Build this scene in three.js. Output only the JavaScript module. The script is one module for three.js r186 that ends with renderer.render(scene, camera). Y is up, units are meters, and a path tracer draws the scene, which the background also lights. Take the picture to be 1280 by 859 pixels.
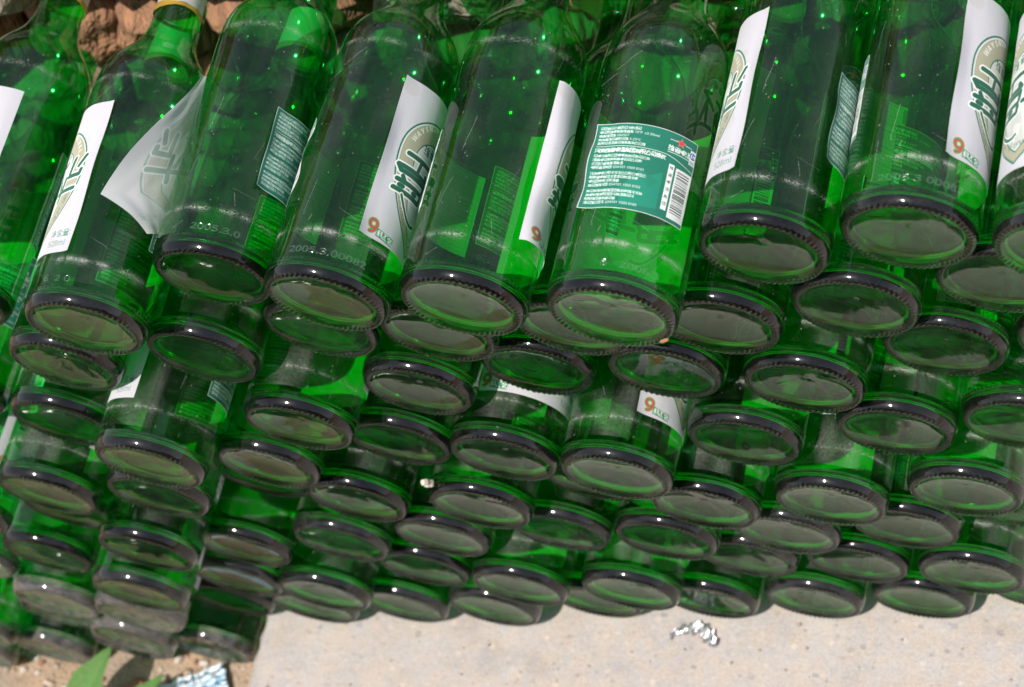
import * as THREE from 'three';
import { mergeGeometries, mergeVertices } from 'three/addons/utils/BufferGeometryUtils.js';
import { FontLoader } from 'three/addons/loaders/FontLoader.js';
import { TextGeometry } from 'three/addons/geometries/TextGeometry.js';
import { createNoise3D } from 'simplex-noise';

// ---------------------------------------------------------------- camera, sky, sun, exposure
const scene = new THREE.Scene();
const camera = new THREE.PerspectiveCamera(20.69, 1024 / 687, 0.05, 400);
{
  const right = new THREE.Vector3(0.93335, -0.28405, -0.2195).normalize();
  const up = new THREE.Vector3(-0.0767, 0.43955, -0.89494).normalize();
  const back = new THREE.Vector3().crossVectors(right, up);
  camera.position.set(0.215, 1.3171, 0.4238);
  camera.quaternion.setFromRotationMatrix(new THREE.Matrix4().makeBasis(right, up, back));
}
camera.focus = 1.05;
camera.userData.fStop = 9;

const sunDirection = new THREE.Vector3(-0.11, 0.915, 0.39).normalize();
{
  // hazy summer air: pale blue overhead, whitish near the horizon, the same all the way round but for the bright haze about the sun
  const W = 256, H = 128, d = new Float32Array(W * H * 4);
  for (let j = 0; j < H; j++) for (let i = 0; i < W; i++) {
    const el = ((j + 0.5) / H - 0.5) * Math.PI, az = ((i + 0.5) / W - 0.5) * 2 * Math.PI;
    const h = Math.max(0, Math.sin(el)), k = Math.pow(1 - h, 2.2);
    const c = Math.cos(el) * Math.cos(az) * sunDirection.x + Math.sin(el) * sunDirection.y + Math.cos(el) * Math.sin(az) * sunDirection.z;
    const g = 0.3 * Math.exp((c - 1) * 9) + 1.5 * Math.exp((c - 1) * 45), q = (j * W + i) * 4;
    d[q] = 0.30 + 0.70 * k + g; d[q + 1] = 0.36 + 0.68 * k + g * 0.97; d[q + 2] = 0.48 + 0.62 * k + g * 0.9; d[q + 3] = 1;
  }
  const sky = new THREE.DataTexture(d, W, H, THREE.RGBAFormat, THREE.FloatType);
  sky.mapping = THREE.EquirectangularReflectionMapping;
  sky.magFilter = THREE.LinearFilter;
  sky.needsUpdate = true;
  scene.background = sky;
  scene.environment = sky;
}

const sun = new THREE.DirectionalLight(new THREE.Color(1, 0.93, 0.83), 4.8);
sun.position.copy(sunDirection).multiplyScalar(5);
sun.castShadow = true;
sun.shadow.mapSize.set(4096, 4096);
Object.assign(sun.shadow.camera, { left: -1.5, right: 1.5, top: 1.5, bottom: -1.5, near: 0.1, far: 12 });
scene.add(sun, sun.target);

const renderer = new THREE.WebGLRenderer({ antialias: true });
renderer.toneMapping = THREE.LinearToneMapping;
renderer.toneMappingExposure = 1.08;
renderer.shadowMap.enabled = true;

// ---------------------------------------------------------------- helpers
let seed = 20240611;
const random = () => { seed = (seed + 0x6D2B79F5) | 0; let t = Math.imul(seed ^ (seed >>> 15), 1 | seed); t = (t + Math.imul(t ^ (t >>> 7), 61 | t)) ^ t; return ((t ^ (t >>> 14)) >>> 0) / 4294967296; };
const between = (a, b) => a + (b - a) * random();
const pick = (list) => list[Math.floor(random() * list.length)];
const noise3 = createNoise3D(random);
const rad = (d) => d * Math.PI / 180;
const clamp = (v, a = 0, b = 1) => Math.min(b, Math.max(a, v));
const smooth = (a, b, v) => { const t = clamp((v - a) / (b - a)); return t * t * (3 - 2 * t); };
const toSrgb = (v) => 255 * (v <= 0.0031308 ? 12.92 * v : 1.055 * v ** (1 / 2.4) - 0.055);

const used = {};
const numbered = (name) => { const n = used[name] = (used[name] ?? -1) + 1; return n ? `${name}_${String(n).padStart(3, '0')}` : name; };
function tag(o, label, category, group, kind) {
  if (label) o.userData.label = label;
  if (category) o.userData.category = category;
  if (group) o.userData.group = group;
  if (kind) o.userData.kind = kind;
  return o;
}
function mesh(name, geometry, material, parent) {
  const m = new THREE.Mesh(geometry, material);
  m.name = parent === scene ? numbered(name) : name;
  m.castShadow = m.receiveShadow = true;
  parent.add(m);
  return m;
}
function thing(name, x, y, z) {
  const g = new THREE.Group();
  g.name = numbered(name);
  g.position.set(x, y, z);
  scene.add(g);
  return g;
}
function dataTexture(w, h, fill, srgb) {            // fill(x, y) returns [r, g, b] in linear values, or in 0..1 for data
  const d = new Uint8Array(w * h * 4);
  for (let j = 0; j < h; j++) for (let i = 0; i < w; i++) {
    const c = fill(i, j), k = (j * w + i) * 4;
    for (let n = 0; n < 3; n++) d[k + n] = Math.round(srgb ? toSrgb(clamp(c[n])) : 255 * clamp(c[n]));
    d[k + 3] = 255;
  }
  const t = new THREE.DataTexture(d, w, h);
  t.magFilter = THREE.LinearFilter; t.minFilter = THREE.LinearMipmapLinearFilter; t.generateMipmaps = true;
  t.wrapS = t.wrapT = THREE.RepeatWrapping;
  if (srgb) t.colorSpace = THREE.SRGBColorSpace;
  t.needsUpdate = true;
  return t;
}
// tileable noise: x, y in 0..1 round a torus-like path along x only needs wrap where asked
const ringNoise = (u, v, fu, fv, s) => noise3(Math.cos(u * 2 * Math.PI) * fu + s, Math.sin(u * 2 * Math.PI) * fu - s, v * fv + s * 1.7);

// ---------------------------------------------------------------- the setting: ground, slab
const GROUND = -0.062;
{
  const size = 512;
  const field = new Float32Array(size * size);
  for (let j = 0; j < size; j++) for (let i = 0; i < size; i++) {
    const x = i / size, y = j / size;
    field[j * size + i] = 0.5 * noise3(x * 9, y * 9, 3) + 0.3 * noise3(x * 31, y * 31, 8) + 0.35 * noise3(x * 120, y * 120, 5);
  }
  const map = dataTexture(size, size, (i, j) => {
    const n = field[j * size + i], w = noise3(i / 60, j / 60, 20), g = noise3(i / 2.2, j / 2.2, 40);
    const b = 0.30 + 0.07 * n + 0.05 * g;
    return [b * (1.12 + 0.1 * w), b * 0.84, b * (0.62 - 0.06 * w)];
  }, true);
  const bump = dataTexture(size, size, (i, j) => { const v = 0.5 + 0.4 * field[j * size + i]; return [v, v, v]; });
  for (const t of [map, bump]) t.repeat.set(160, 160);   // one tile each 0.5 m
  const soil = new THREE.MeshStandardMaterial({ map, bumpMap: bump, bumpScale: 0.006, roughness: 0.95 });
  const g = new THREE.PlaneGeometry(80, 80);
  g.rotateX(-Math.PI / 2);
  const m = mesh('ground', g, soil, scene);
  m.position.y = GROUND;
  m.userData = { kind: 'structure' };
}

// the concrete slab that carries the pile; its left edge runs along the bottles
{
  const size = 1024, per = 0.5;
  const spots = new Float32Array(size * size * 2);
  for (let n = 0; n < 5200; n++) {                          // sand and small stones in the face of the concrete
    const cx = random() * size, cy = random() * size, r = 0.8 + 5.2 * random() ** 4, tone = between(-1, 1), sq = between(0.6, 1);
    for (let j = -Math.ceil(r); j <= r; j++) for (let i = -Math.ceil(r); i <= r; i++) {
      if (i * i + j * j / sq / sq > r * r) continue;
      const k = ((((cy + j) | 0) + size) % size * size + (((cx + i) | 0) + size) % size) * 2;
      spots[k] = tone; spots[k + 1] = r > 2 ? 0.6 : 0.3;
    }
  }
  const map = dataTexture(size, size, (i, j) => {
    const k = (j * size + i) * 2, s = spots[k];
    const n = 0.6 * noise3(i / 90, j / 90, 11) + 0.4 * noise3(i / 25, j / 25, 31), f = noise3(i / 1.7, j / 1.7, 2), ff = noise3(i / 6, j / 6, 77);
    const v = 0.395 * (1 + 0.07 * n + 0.16 * f + 0.09 * ff - 0.10 * smooth(0.45, 0.75, noise3(i / 130, j / 130, 66)) + 0.32 * s * spots[k + 1] * 2 * (s < 0 ? 0.75 : 0.5));
    const warm = 0.05 * noise3(i / 40, j / 40, 51) + 0.05 * s;
    return [v * (1.03 + warm), v * 0.925, v * (0.88 - warm)];
  }, true);
  const bump = dataTexture(size, size, (i, j) => {
    const v = 0.5 + 0.22 * noise3(i / 3, j / 3, 3) + 0.15 * noise3(i / 14, j / 14, 9) + 0.15 * spots[(j * size + i) * 2];
    return [v, v, v];
  });
  for (const t of [map, bump]) t.repeat.set(1 / per, 1 / per);
  const concrete = new THREE.MeshStandardMaterial({ map, bumpMap: bump, bumpScale: 0.0008, roughness: 0.9 });
  const x0 = -0.478, x1 = 1.3, z0 = -0.42, z1 = 0.62, nx = 220, nz = 120;
  const top = (x, z) => -0.0004 - 0.0006 * (1 + noise3(x * 30, 1, z * 30)) * 0.5 - 0.004 * (smooth(0.006, 0, x - x0) + smooth(0.006, 0, z1 - z)) ** 2;
  const v = [], uv = [], idx = [];
  const cx = [], cz = [];
  for (let i = 0; i <= nx; i++) cx.push(i < 8 ? x0 + i * 0.001 : x0 + 0.008 + (x1 - x0 - 0.008) * (i - 8) / (nx - 8));
  for (let j = 0; j <= nz; j++) cz.push(j > nz - 8 ? z1 - (nz - j) * 0.001 : z0 + (z1 - 0.008 - z0) * j / (nz - 8));
  for (const z of cz) for (const x of cx) {
    const e = x < x0 + 0.0005 ? 0.0014 * noise3(3, z * 50, 7) + 0.001 * noise3(1, z * 160, 7) : 0;
    v.push(x + e, top(x, z), z); uv.push(x, z);
  }
  const W = nx + 1;
  for (let j = 0; j < nz; j++) for (let i = 0; i < nx; i++) { const a = j * W + i; idx.push(a, a + W, a + 1, a + 1, a + W, a + W + 1); }
  // skirts down to the soil
  const skirt = (list, flip) => {
    const s = v.length / 3;
    for (const k of list) { v.push(v[k * 3], v[k * 3 + 1], v[k * 3 + 2], v[k * 3], GROUND - 0.03, v[k * 3 + 2]); uv.push(v[k * 3] + v[k * 3 + 2], 0, v[k * 3] + v[k * 3 + 2], 0.09); }
    for (let n = 0; n + 1 < list.length; n++) { const a = s + n * 2; flip ? idx.push(a, a + 2, a + 1, a + 1, a + 2, a + 3) : idx.push(a, a + 1, a + 2, a + 2, a + 1, a + 3); }
  };
  const rowAt = (j) => Array.from({ length: W }, (_, i) => j * W + i), colAt = (i) => Array.from({ length: nz + 1 }, (_, j) => j * W + i);
  skirt(rowAt(nz), false); skirt(rowAt(0), true); skirt(colAt(0), false); skirt(colAt(nx), true);
  const g = new THREE.BufferGeometry();
  g.setAttribute('position', new THREE.Float32BufferAttribute(v, 3));
  g.setAttribute('uv', new THREE.Float32BufferAttribute(uv, 2));
  g.setIndex(idx); g.computeVertexNormals();
  mesh('concrete_slab', g, concrete, scene).userData = { kind: 'structure' };
}

// ---------------------------------------------------------------- added unseen building, so the glass mirrors a dark band below the sky
{
  const h = thing('added_house', 0.6, GROUND, 3.9);
  tag(h, 'added low plastered building out of view, its shaded front mirrored dark in the glass', 'added_house');
  const plaster = new THREE.MeshStandardMaterial({ color: new THREE.Color().setRGB(0.26, 0.22, 0.18), roughness: 0.95 });
  const tile = new THREE.MeshStandardMaterial({ color: new THREE.Color().setRGB(0.11, 0.085, 0.075), roughness: 0.9 });
  const wood = new THREE.MeshStandardMaterial({ color: new THREE.Color().setRGB(0.10, 0.065, 0.04), roughness: 0.7 });
  const pane = new THREE.MeshStandardMaterial({ color: new THREE.Color().setRGB(0.03, 0.035, 0.04), roughness: 0.15 });
  mesh('wall', new THREE.BoxGeometry(8, 2.7, 0.3).translate(0, 1.35, 0.15), plaster, h);
  const roof = mesh('roof', new THREE.BoxGeometry(8.6, 0.09, 2.6).rotateX(-0.42).translate(0, 3.16, 0.75), tile, h);
  mesh('fascia', new THREE.BoxGeometry(8.6, 0.14, 0.05).translate(0, 2.62, -0.46), wood, roof);
  mesh('door', new THREE.BoxGeometry(0.95, 2.05, 0.06).translate(-0.6, 1.03, -0.035), wood, h);
  for (const x of [-2.6, 1.4, 3.0]) { const f = mesh('window', new THREE.BoxGeometry(1.0, 1.1, 0.06).translate(x, 1.55, -0.035), wood, h); for (const o of [-0.235, 0.235]) mesh('window_pane', new THREE.BoxGeometry(0.4, 0.95, 0.02).translate(x + o, 1.55, -0.08), pane, f); }
}

// ---------------------------------------------------------------- rubble wall behind the necks
const wallZ = (x) => -0.335 - 0.16 * (x - 0.06);
function stoneGeometry(w, h, d, s) {
  const g = mergeVertices(new THREE.IcosahedronGeometry(1, 4).deleteAttribute('normal').deleteAttribute('uv'));
  const p = g.attributes.position;
  const uv = [];
  for (let i = 0; i < p.count; i++) {
    const v = new THREE.Vector3().fromBufferAttribute(p, i);
    const k = Math.max(Math.abs(v.x), Math.abs(v.y), Math.abs(v.z)), box = v.clone().divideScalar(k);
    v.lerp(box, 0.62);
    const n = 1 + 0.16 * noise3(v.x * 1.3 + s, v.y * 1.3, v.z * 1.3) + 0.07 * noise3(v.x * 4 + s, v.y * 4, v.z * 4);
    v.multiplyScalar(n);
    p.setXYZ(i, v.x * w / 2, v.y * h / 2, v.z * d / 2);
    uv.push(v.x * w * 4 + s, v.y * h * 4 + v.z * d * 4);
  }
  g.setAttribute('uv', new THREE.Float32BufferAttribute(uv, 2));
  g.computeVertexNormals();
  return g;
}
{
  const rock = (r, g, b, s) => new THREE.MeshStandardMaterial({
    map: dataTexture(128, 128, (i, j) => {
      const n = 0.5 * noise3(i / 30 + s, j / 30, s) + 0.35 * noise3(i / 9, j / 9 + s, 2) + 0.3 * noise3(i / 2.5, j / 2.5, s);
      const v = 1 + 0.42 * n;
      return [r * v, g * v * (1 - 0.06 * n), b * v * (1 - 0.1 * n)];
    }, true),
    bumpMap: dataTexture(128, 128, (i, j) => { const v = 0.5 + 0.3 * noise3(i / 12, j / 12, s + 4) + 0.2 * noise3(i / 3, j / 3, s); return [v, v, v]; }),
    bumpScale: 0.006, roughness: 0.95,
  });
  const rocks = [rock(0.30, 0.155, 0.09, 1), rock(0.27, 0.19, 0.14, 5), rock(0.20, 0.175, 0.145, 9), rock(0.32, 0.275, 0.23, 14)];
  const wall = thing('stone_wall', 0, 0, 0);
  tag(wall, 'rough wall of orange brown rubble stones behind the bottle necks', 'wall');
  const mortar = new THREE.MeshStandardMaterial({ color: new THREE.Color().setRGB(0.12, 0.09, 0.07), roughness: 1 });
  const bg = new THREE.BoxGeometry(2.2, 0.75, 0.16);
  const b = mesh('mortar', bg, mortar, wall);
  b.position.set(-0.2, 0.375 + GROUND - 0.05, wallZ(-0.2) - 0.125); b.rotation.y = Math.atan(0.16);
  for (let row = 0, y = GROUND; y < 0.6; row++) {
    const h = between(0.06, 0.1);
    for (let x = -1.05 - random() * 0.08; x < 0.6;) {
      const w = between(0.07, 0.14);
      const cx = x + w / 2;
      const st = mesh('stone', stoneGeometry(w * 1.02, h * 1.02, between(0.10, 0.15), random() * 100), pick(rocks), wall);
      st.position.set(cx, y + h / 2 + between(-0.006, 0.006), wallZ(cx) - 0.05 + between(-0.012, 0.008));
      st.rotation.set(between(-0.12, 0.12), Math.atan(0.16) + between(-0.15, 0.15), between(-0.14, 0.14));
      x += w;
    }
    y += h;
  }
}

// ---------------------------------------------------------------- glass
const TINT = [0.115, 0.80, 0.275];                      // what one 3 mm wall of this green glass lets through
const R = 0.036, HEEL = 0.0112, SCUFF = 0.0262;
const bodyProfile = [];
{
  const put = (r, y) => bodyProfile.push([r, y]);
  put(R, HEEL + 0.0002);
  for (let n = 1; n <= 46; n++) put(R, HEEL + (0.150 - HEEL) * n / 46);
  put(R - 0.00012, 0.1515); put(R - 0.0004, 0.153);
  const curve = new THREE.CubicBezierCurve(new THREE.Vector2(R - 0.0006, 0.154), new THREE.Vector2(R - 0.0006, 0.182), new THREE.Vector2(0.0152, 0.180), new THREE.Vector2(0.0142, 0.212));
  for (let n = 1; n <= 18; n++) { const p = curve.getPoint(n / 18); put(p.x, p.y); }
  for (let n = 1; n <= 5; n++) put(0.0142 - 0.0017 * n / 5, 0.212 + 0.038 * n / 5);
  put(0.0126, 0.2505); put(0.0139, 0.2515); put(0.0142, 0.254); put(0.0135, 0.2565); put(0.0128, 0.2575);
  put(0.0131, 0.2585); put(0.0136, 0.262); put(0.0134, 0.266); put(0.0122, 0.268); put(0.0104, 0.2672); put(0.0096, 0.262); put(0.0094, 0.250);
}
function lathe(profile, segments, wobble, downwards) {
  const v = [], uv = [], idx = [], W = segments + 1;
  let l = 0; const along = profile.map((p, k) => (k ? l += Math.hypot(p[0] - profile[k - 1][0], p[1] - profile[k - 1][1]) : 0));
  profile.forEach(([r, y], k) => {
    for (let i = 0; i <= segments; i++) {
      const a = i / segments * 2 * Math.PI, [rr, yy] = wobble ? wobble(r, y, i === segments ? 0 : a, k) : [r, y];
      v.push(rr * Math.sin(a), yy, rr * Math.cos(a));
      uv.push(i / segments, along[k] / l);
    }
  });
  for (let k = 0; k + 1 < profile.length; k++) for (let i = 0; i < segments; i++) { const a = k * W + i; downwards ? idx.push(a, a + W, a + 1, a + 1, a + W, a + W + 1) : idx.push(a, a + 1, a + W, a + 1, a + W + 1, a + W); }
  const g = new THREE.BufferGeometry();
  g.setAttribute('position', new THREE.Float32BufferAttribute(v, 3));
  g.setAttribute('uv', new THREE.Float32BufferAttribute(uv, 2));
  g.setIndex(idx); g.computeVertexNormals();
  const n = g.attributes.normal;                       // one normal along the seam
  for (let k = 0; k < profile.length; k++) {
    const a = k * W, b = a + segments, m = new THREE.Vector3(n.getX(a) + n.getX(b), n.getY(a) + n.getY(b), n.getZ(a) + n.getZ(b)).normalize();
    n.setXYZ(a, m.x, m.y, m.z); n.setXYZ(b, m.x, m.y, m.z);
  }
  return g;
}
// blown glass is never quite round: slow waves in the wall bend what it mirrors
const bodyGeometries = [4.4, 19.2, 33.3].map((s) => lathe(bodyProfile, 96, (r, y, a) => {
  const w = smooth(0.0112, 0.02, y) * smooth(0.215, 0.19, y), x = Math.sin(a), z = Math.cos(a);
  return [r + w * (0.00013 * noise3(x * 1.5 + s, z * 1.5, y * 45) + 0.00002 * noise3(x * 4, z * 4 + s, y * 110) + 0.00004 * noise3(x * 0.9, z * 0.9 + s, y * 170)) - w * 0.0002, y];
}));
// dust lies on the glass as a film of its own; the lower rows show only the first few centimetres of it
const ringIndices = 96 * 6, frontRings = bodyProfile.findIndex((p) => p[1] > 0.078), shoulderRings = bodyProfile.findIndex((p) => p[1] > 0.213);
const filmGeometry = (g, rings) => {
  const c = g.clone(), p = c.attributes.position, n = c.attributes.normal;
  for (let k = 0; k < p.count; k++) p.setXYZ(k, p.getX(k) + n.getX(k) * 0.00006, p.getY(k) + n.getY(k) * 0.00006, p.getZ(k) + n.getZ(k) * 0.00006);
  const keep = [], all = g.index.array;                       // dust settles on what faces up
  for (let k = ringIndices; k < ringIndices * rings; k += 3) if (p.getZ(all[k]) + p.getZ(all[k + 1]) + p.getZ(all[k + 2]) > -0.012 + 0.004 * noise3(p.getY(all[k]) * 60, p.getX(all[k]) * 30, 3)) keep.push(all[k], all[k + 1], all[k + 2]);
  c.setIndex(keep);
  return c;
};
const longFilms = bodyGeometries.map((g) => filmGeometry(g, shoulderRings)), shortFilms = bodyGeometries.map((g) => filmGeometry(g, frontRings));
const bodyLength = bodyProfile.reduce((l, p, k) => k ? l + Math.hypot(p[0] - bodyProfile[k - 1][0], p[1] - bodyProfile[k - 1][1]) : 0, 0);

// heel and base: one closed piece of thick glass, ring of knurls round a shallow punt
function baseGeometry(s, wave) {
  const knurls = 60, segs = knurls * 6, teeth = [1, 1, 0, -1, -1, 0];
  const outer = [[R, HEEL]];
  outer.push([R - 0.00015, 0.0076], [R - 0.0006, 0.0049], [R - 0.0014, 0.0028], [R - 0.0024, 0.0013], [R - 0.0034, 0.0004], [R - 0.0042, 0.0001]);
  const knurled = outer.length - 3;
  outer.push([R - 0.0050, 0.0003], [R - 0.0057, 0.0010], [R - 0.0064, 0.0021], [0.0272, 0.0036], [0.0230, 0.0053], [0.0175, 0.0066], [0.0112, 0.0075], [0.0060, 0.0079], [0.0024, 0.0080], [0.0013, 0.0077], [0.00002, 0.0076]);
  const inner = [[0.00002, 0.0130], [0.0012, 0.0130], [0.0050, 0.0129], [0.0100, 0.0125], [0.0160, 0.0117], [0.0220, 0.0104], [0.0260, 0.0092], [0.0290, 0.0082], [0.0308, 0.0082], [0.0321, 0.0096], [0.0327, 0.0104], [0.0330, HEEL], [R, HEEL]];
  const profile = [...outer, ...inner], nOuter = outer.length;
  return lathe(profile, segs, (r, y, a, k) => {
    let yy = y, rr = r;
    if (k >= knurled && k < knurled + 5) {                // radial knurls on the bearing ring
      const w = [0.1, 0.7, 1, 1, 0.4][k - knurled];
      const c = teeth[Math.round(a / (2 * Math.PI) * segs) % 6];
      yy += 0.0004 * w * c + 0.0004 * w;
    }
    if (k >= knurled + 5 && r > 0.001) {                       // uneven thickness of pressed glass
      const x = r * Math.sin(a), z = r * Math.cos(a), f = k < nOuter ? 1 : 1.6;
      const inside = k < nOuter ? smooth(0.0265, 0.022, r) : smooth(0.031, 0.026, r);
      yy += wave * f * inside * (0.00016 * noise3(x * 60 + s, z * 60, s) + 0.00002 * noise3(x * 260, z * 260 + s, s * 2));
    }
    return [rr, yy];
  }, true);
}
const baseGeometries = [0.6, 1, 1.4, 0.8, 2.2, 1.1].map((wave, n) => baseGeometry(n * 7.3 + 5, wave));

// what lies on the glass: dust specks, film, scratches and the two worn contact rings
function filmMaterial(s, dirt) {
  const W = 1024, H = 1024;
  const dust = new Float32Array(W * H);
  const dot = (x, y, r, a) => { for (let j = -Math.ceil(r); j <= r; j++) for (let i = -Math.ceil(r); i <= r; i++) { const d = Math.hypot(i, j); if (d > r + 0.3) continue; const k = ((y + j + H) % H | 0) * W + ((x + i + W) % W | 0); dust[k] = Math.max(dust[k], a * clamp(r + 0.8 - d)); } };
  for (let j = 0; j < H; j++) for (let i = 0; i < W; i++) {
    const u = i / W, v = j / H;
    const film = 0.5 + 0.5 * ringNoise(u, v, 1.6, 5, s) , streak = 0.5 + 0.5 * ringNoise(u, v, 9, 3, s + 20), fine = noise3(i / 2.1 + s, j / 2.1, s), mid = noise3(i / 9 + s, j / 9, s);
    dust[j * W + i] = dirt * (0.003 + 0.040 * smooth(0.35, 0.95, film) ** 1.5 + 0.022 * smooth(0.3, 1, film) * streak) * (1 + 0.5 * fine + 0.35 * mid);
    const y = v * bodyLength + HEEL;                       // worn rings where bottles rub on one another
    for (const [at, wide, strength] of [[SCUFF + 0.0014 * Math.sin(s * 5), 0.0009 + 0.0007 * Math.abs(Math.sin(s)), 0.42], [SCUFF + 0.0005, 0.0032, 0.16], [0.1506, 0.0012 + 0.001 * Math.abs(Math.cos(s)), 0.28]]) {
      const off = Math.abs(y - at - 0.0006 * ringNoise(u, 0.2, 2, 1, s + at * 90)) / wide;
      if (off < 2.2) {
        const broken = smooth(-0.1, 0.75, noise3(i / 5, j / 3.2, s * 3 + at * 700) + 0.7 * noise3(i / 45, 2, s + at * 90));
        dust[j * W + i] += strength * broken * Math.exp(-off * off * 1.4);
      }
    }
  }
  for (let n = 0; n < 1200 * Math.min(dirt, 2) + 900; n++) dot(random() * W, random() * H, random() ** 8 * 1.9 + 0.3, between(0.06, 0.4));
  for (let n = 0; n < 46; n++) {                           // scratches
    let x = random() * W, y = random() * H, a = between(-0.5, 0.5) + (random() < 0.3 ? 1.57 : 0); const l = between(10, 90), f = between(0.12, 0.4);
    for (let k = 0; k < l; k++) { x += Math.sin(a); y += Math.cos(a); a += between(-0.04, 0.04); if (random() < 0.8) dot(x, y, 0.35, f); }
  }
  const cover = dataTexture(W, H, (i, j) => { const t = clamp(dust[j * W + i], 0, 0.8); return [t, t, t]; });
  return new THREE.MeshStandardMaterial({ color: new THREE.Color().setRGB(0.47, 0.50, 0.46), alphaMap: cover, transparent: true, depthWrite: false, roughness: 1, side: THREE.DoubleSide });
}
const films = [filmMaterial(3.1, 0.28), filmMaterial(11.7, 0.45), filmMaterial(23.9, 1.2), filmMaterial(31.3, 2.0), filmMaterial(47.1, 1.6)];

const plainGlass = new THREE.MeshPhysicalMaterial({ color: new THREE.Color().setRGB(...TINT), transmission: 1, thickness: 0, roughness: 0.075, ior: 1.52, side: THREE.DoubleSide });

const solidGlass = { transmission: 1, thickness: 0.004, ior: 1.54, roughness: 0.07, attenuationColor: new THREE.Color().setRGB(...TINT), attenuationDistance: 0.0026 };
function dustyBase(s, dirt, tone) {
  const W = 512, H = 256, d = new Float32Array(W * H);
  for (let j = 0; j < H; j++) for (let i = 0; i < W; i++) {
    const u = i / W, v = j / H, n = 0.5 + 0.5 * ringNoise(u, v, 2.2, 8, s), f = noise3(i / 2, j / 2, s), m = noise3(i / 6, j / 6, s + 4);
    d[j * W + i] = clamp(dirt * (0.25 + 0.9 * n) * (1 + 0.75 * f + 0.7 * m));
  }
  return new THREE.MeshPhysicalMaterial({
    ...solidGlass, color: 0xffffff,
    map: dataTexture(W, H, (i, j) => { const k = clamp(d[j * W + i] * 3); return tone.map((c) => 1 + (c - 1) * k); }, true),
    transmissionMap: dataTexture(W, H, (i, j) => { const t = 1 - d[j * W + i]; return [t, t, t]; }),
  });
}
const DUST = [0.42, 0.38, 0.33], EARTH = [0.46, 0.30, 0.21];
const baseMaterials = [dustyBase(2, 0.004, DUST), dustyBase(8, 0.010, DUST), dustyBase(15, 0.018, DUST)];
const earthBases = [dustyBase(5, 0.07, EARTH), dustyBase(17, 0.13, EARTH)];

// ---------------------------------------------------------------- paper labels: lettering
// strokes on a grid of ten; each stroke is a run of x y pairs
const STROKES = {
  '雪': ['1191', '0415', '0494', '9483', '5254', '2637', '2838', '6575', '6878', '5153', '1595', '9599', '1999', '1797', '2434', '6474'],
  '华': ['3010', '3003', '2246', '2226', '6064', '6494', '9082', '9493', '0797', '5459'],
  '维': ['2002', '0232', '3206', '0636', '0939', '6043', '5359', '4392', '5595', '5797', '5999', '7199', '7379'],
  '啤': ['0236', '0206', '3236', '0636', '4191', '4145', '9195', '4393', '4595', '6049', '3797', '6569'],
  '酒': ['0112', '0314', '0927', '3090', '4393', '4349', '9399', '4999', '5053', '7073', '4797', '5355', '7375'],
  '净': ['0112', '0826', '5032', '4171', '7163', '3383', '8387', '2595', '3787', '6369', '6958'],
  '含': ['5003', '5093', '3363', '2575', '7566', '2787', '2729', '8789', '2989'],
  '量': ['2080', '2023', '8083', '2383', '0494', '2575', '2578', '8588', '2888', '5599', '2767', '0999'],
  '鲜': ['2002', '1131', '0333', '0337', '3337', '0737', '0535', '0949', '5051', '8071', '5191', '5494', '5797', '7199'],
  '工': ['1090', '5009', '0999', '5159'],
  '艺': ['0292', '3003', '7073', '2585', '8527', '2739', '3999', '9997'],
  '河': ['0112', '0314', '0927', '3191', '4464', '4467', '6467', '4767', '8188', '8899', '7989'],
  '南': ['0292', '5004', '1494', '1419', '9499', '9999', '3545', '6555', '2777', '5559'],
  '集': ['3003', '2226', '5041', '2292', '2484', '2696', '5259', '0797', '4709', '6799'],
  '团': ['0090', '0009', '9099', '0999', '2373', '6169', '6337'],
  '有': ['0292', '4109', '3494', '3439', '9499', '3696', '3898'],
  '限': ['0009', '0030', '3024', '2435', '3505', '4090', '9094', '4494', '4242', '4049', '4967', '6499'],
  '公': ['4005', '6095', '5209', '0989', '7799'],
  '司': ['1090', '9099', '9979', '1363', '1567', '1518', '6568', '1868'],
  '授': ['0333', '2029', '0735', '4090', '4142', '6163', '8182', '4393', '5595', '9539', '5699'],
  '权': ['0333', '2029', '2307', '2335', '4191', '9139', '4299'],
};
function glyph(x, ch, px, py, size, width) {           // px, py: upper left corner
  const list = STROKES[ch]; if (!list) return;
  x.lineWidth = width ?? size * 0.11; x.lineCap = 'round'; x.lineJoin = 'round';
  for (const s of list) {
    x.beginPath();
    for (let k = 0; k < s.length; k += 2) { const a = px + (+s[k] + 0.5) / 10 * size, b = py + (+s[k + 1] + 0.5) / 10 * size; k ? x.lineTo(a, b) : x.moveTo(a, b); }
    x.stroke();
  }
}
function hanzi(x, text, px, py, size, pitch = size * 1.08, width) { [...text].forEach((c, i) => STROKES[c] ? glyph(x, c, px + i * pitch, py, size, width) : (x.font = `${size}px sans-serif`, x.fillText(c, px + i * pitch, py + size * 0.88))); }
function curved(x, text, cx, cy, r, from, to, font, inward) {
  x.font = font; x.textAlign = 'center';
  [...text].forEach((c, i) => { const a = from + (to - from) * (text.length > 1 ? i / (text.length - 1) : 0.5); x.save(); x.translate(cx + r * Math.sin(a), cy - r * Math.cos(a)); x.rotate(inward ? a + Math.PI : a); x.fillText(c, 0, 0); x.restore(); });
  x.textAlign = 'left';
}
function canvas(w, h) { const c = document.createElement('canvas'); c.width = w; c.height = h; return [c, c.getContext('2d')]; }
function paperTexture(c) { const t = new THREE.CanvasTexture(c); t.colorSpace = THREE.SRGBColorSpace; t.magFilter = THREE.LinearFilter; return t; }
const GREEN = '#12795c', BEIGE = '#b7b59c';

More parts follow.
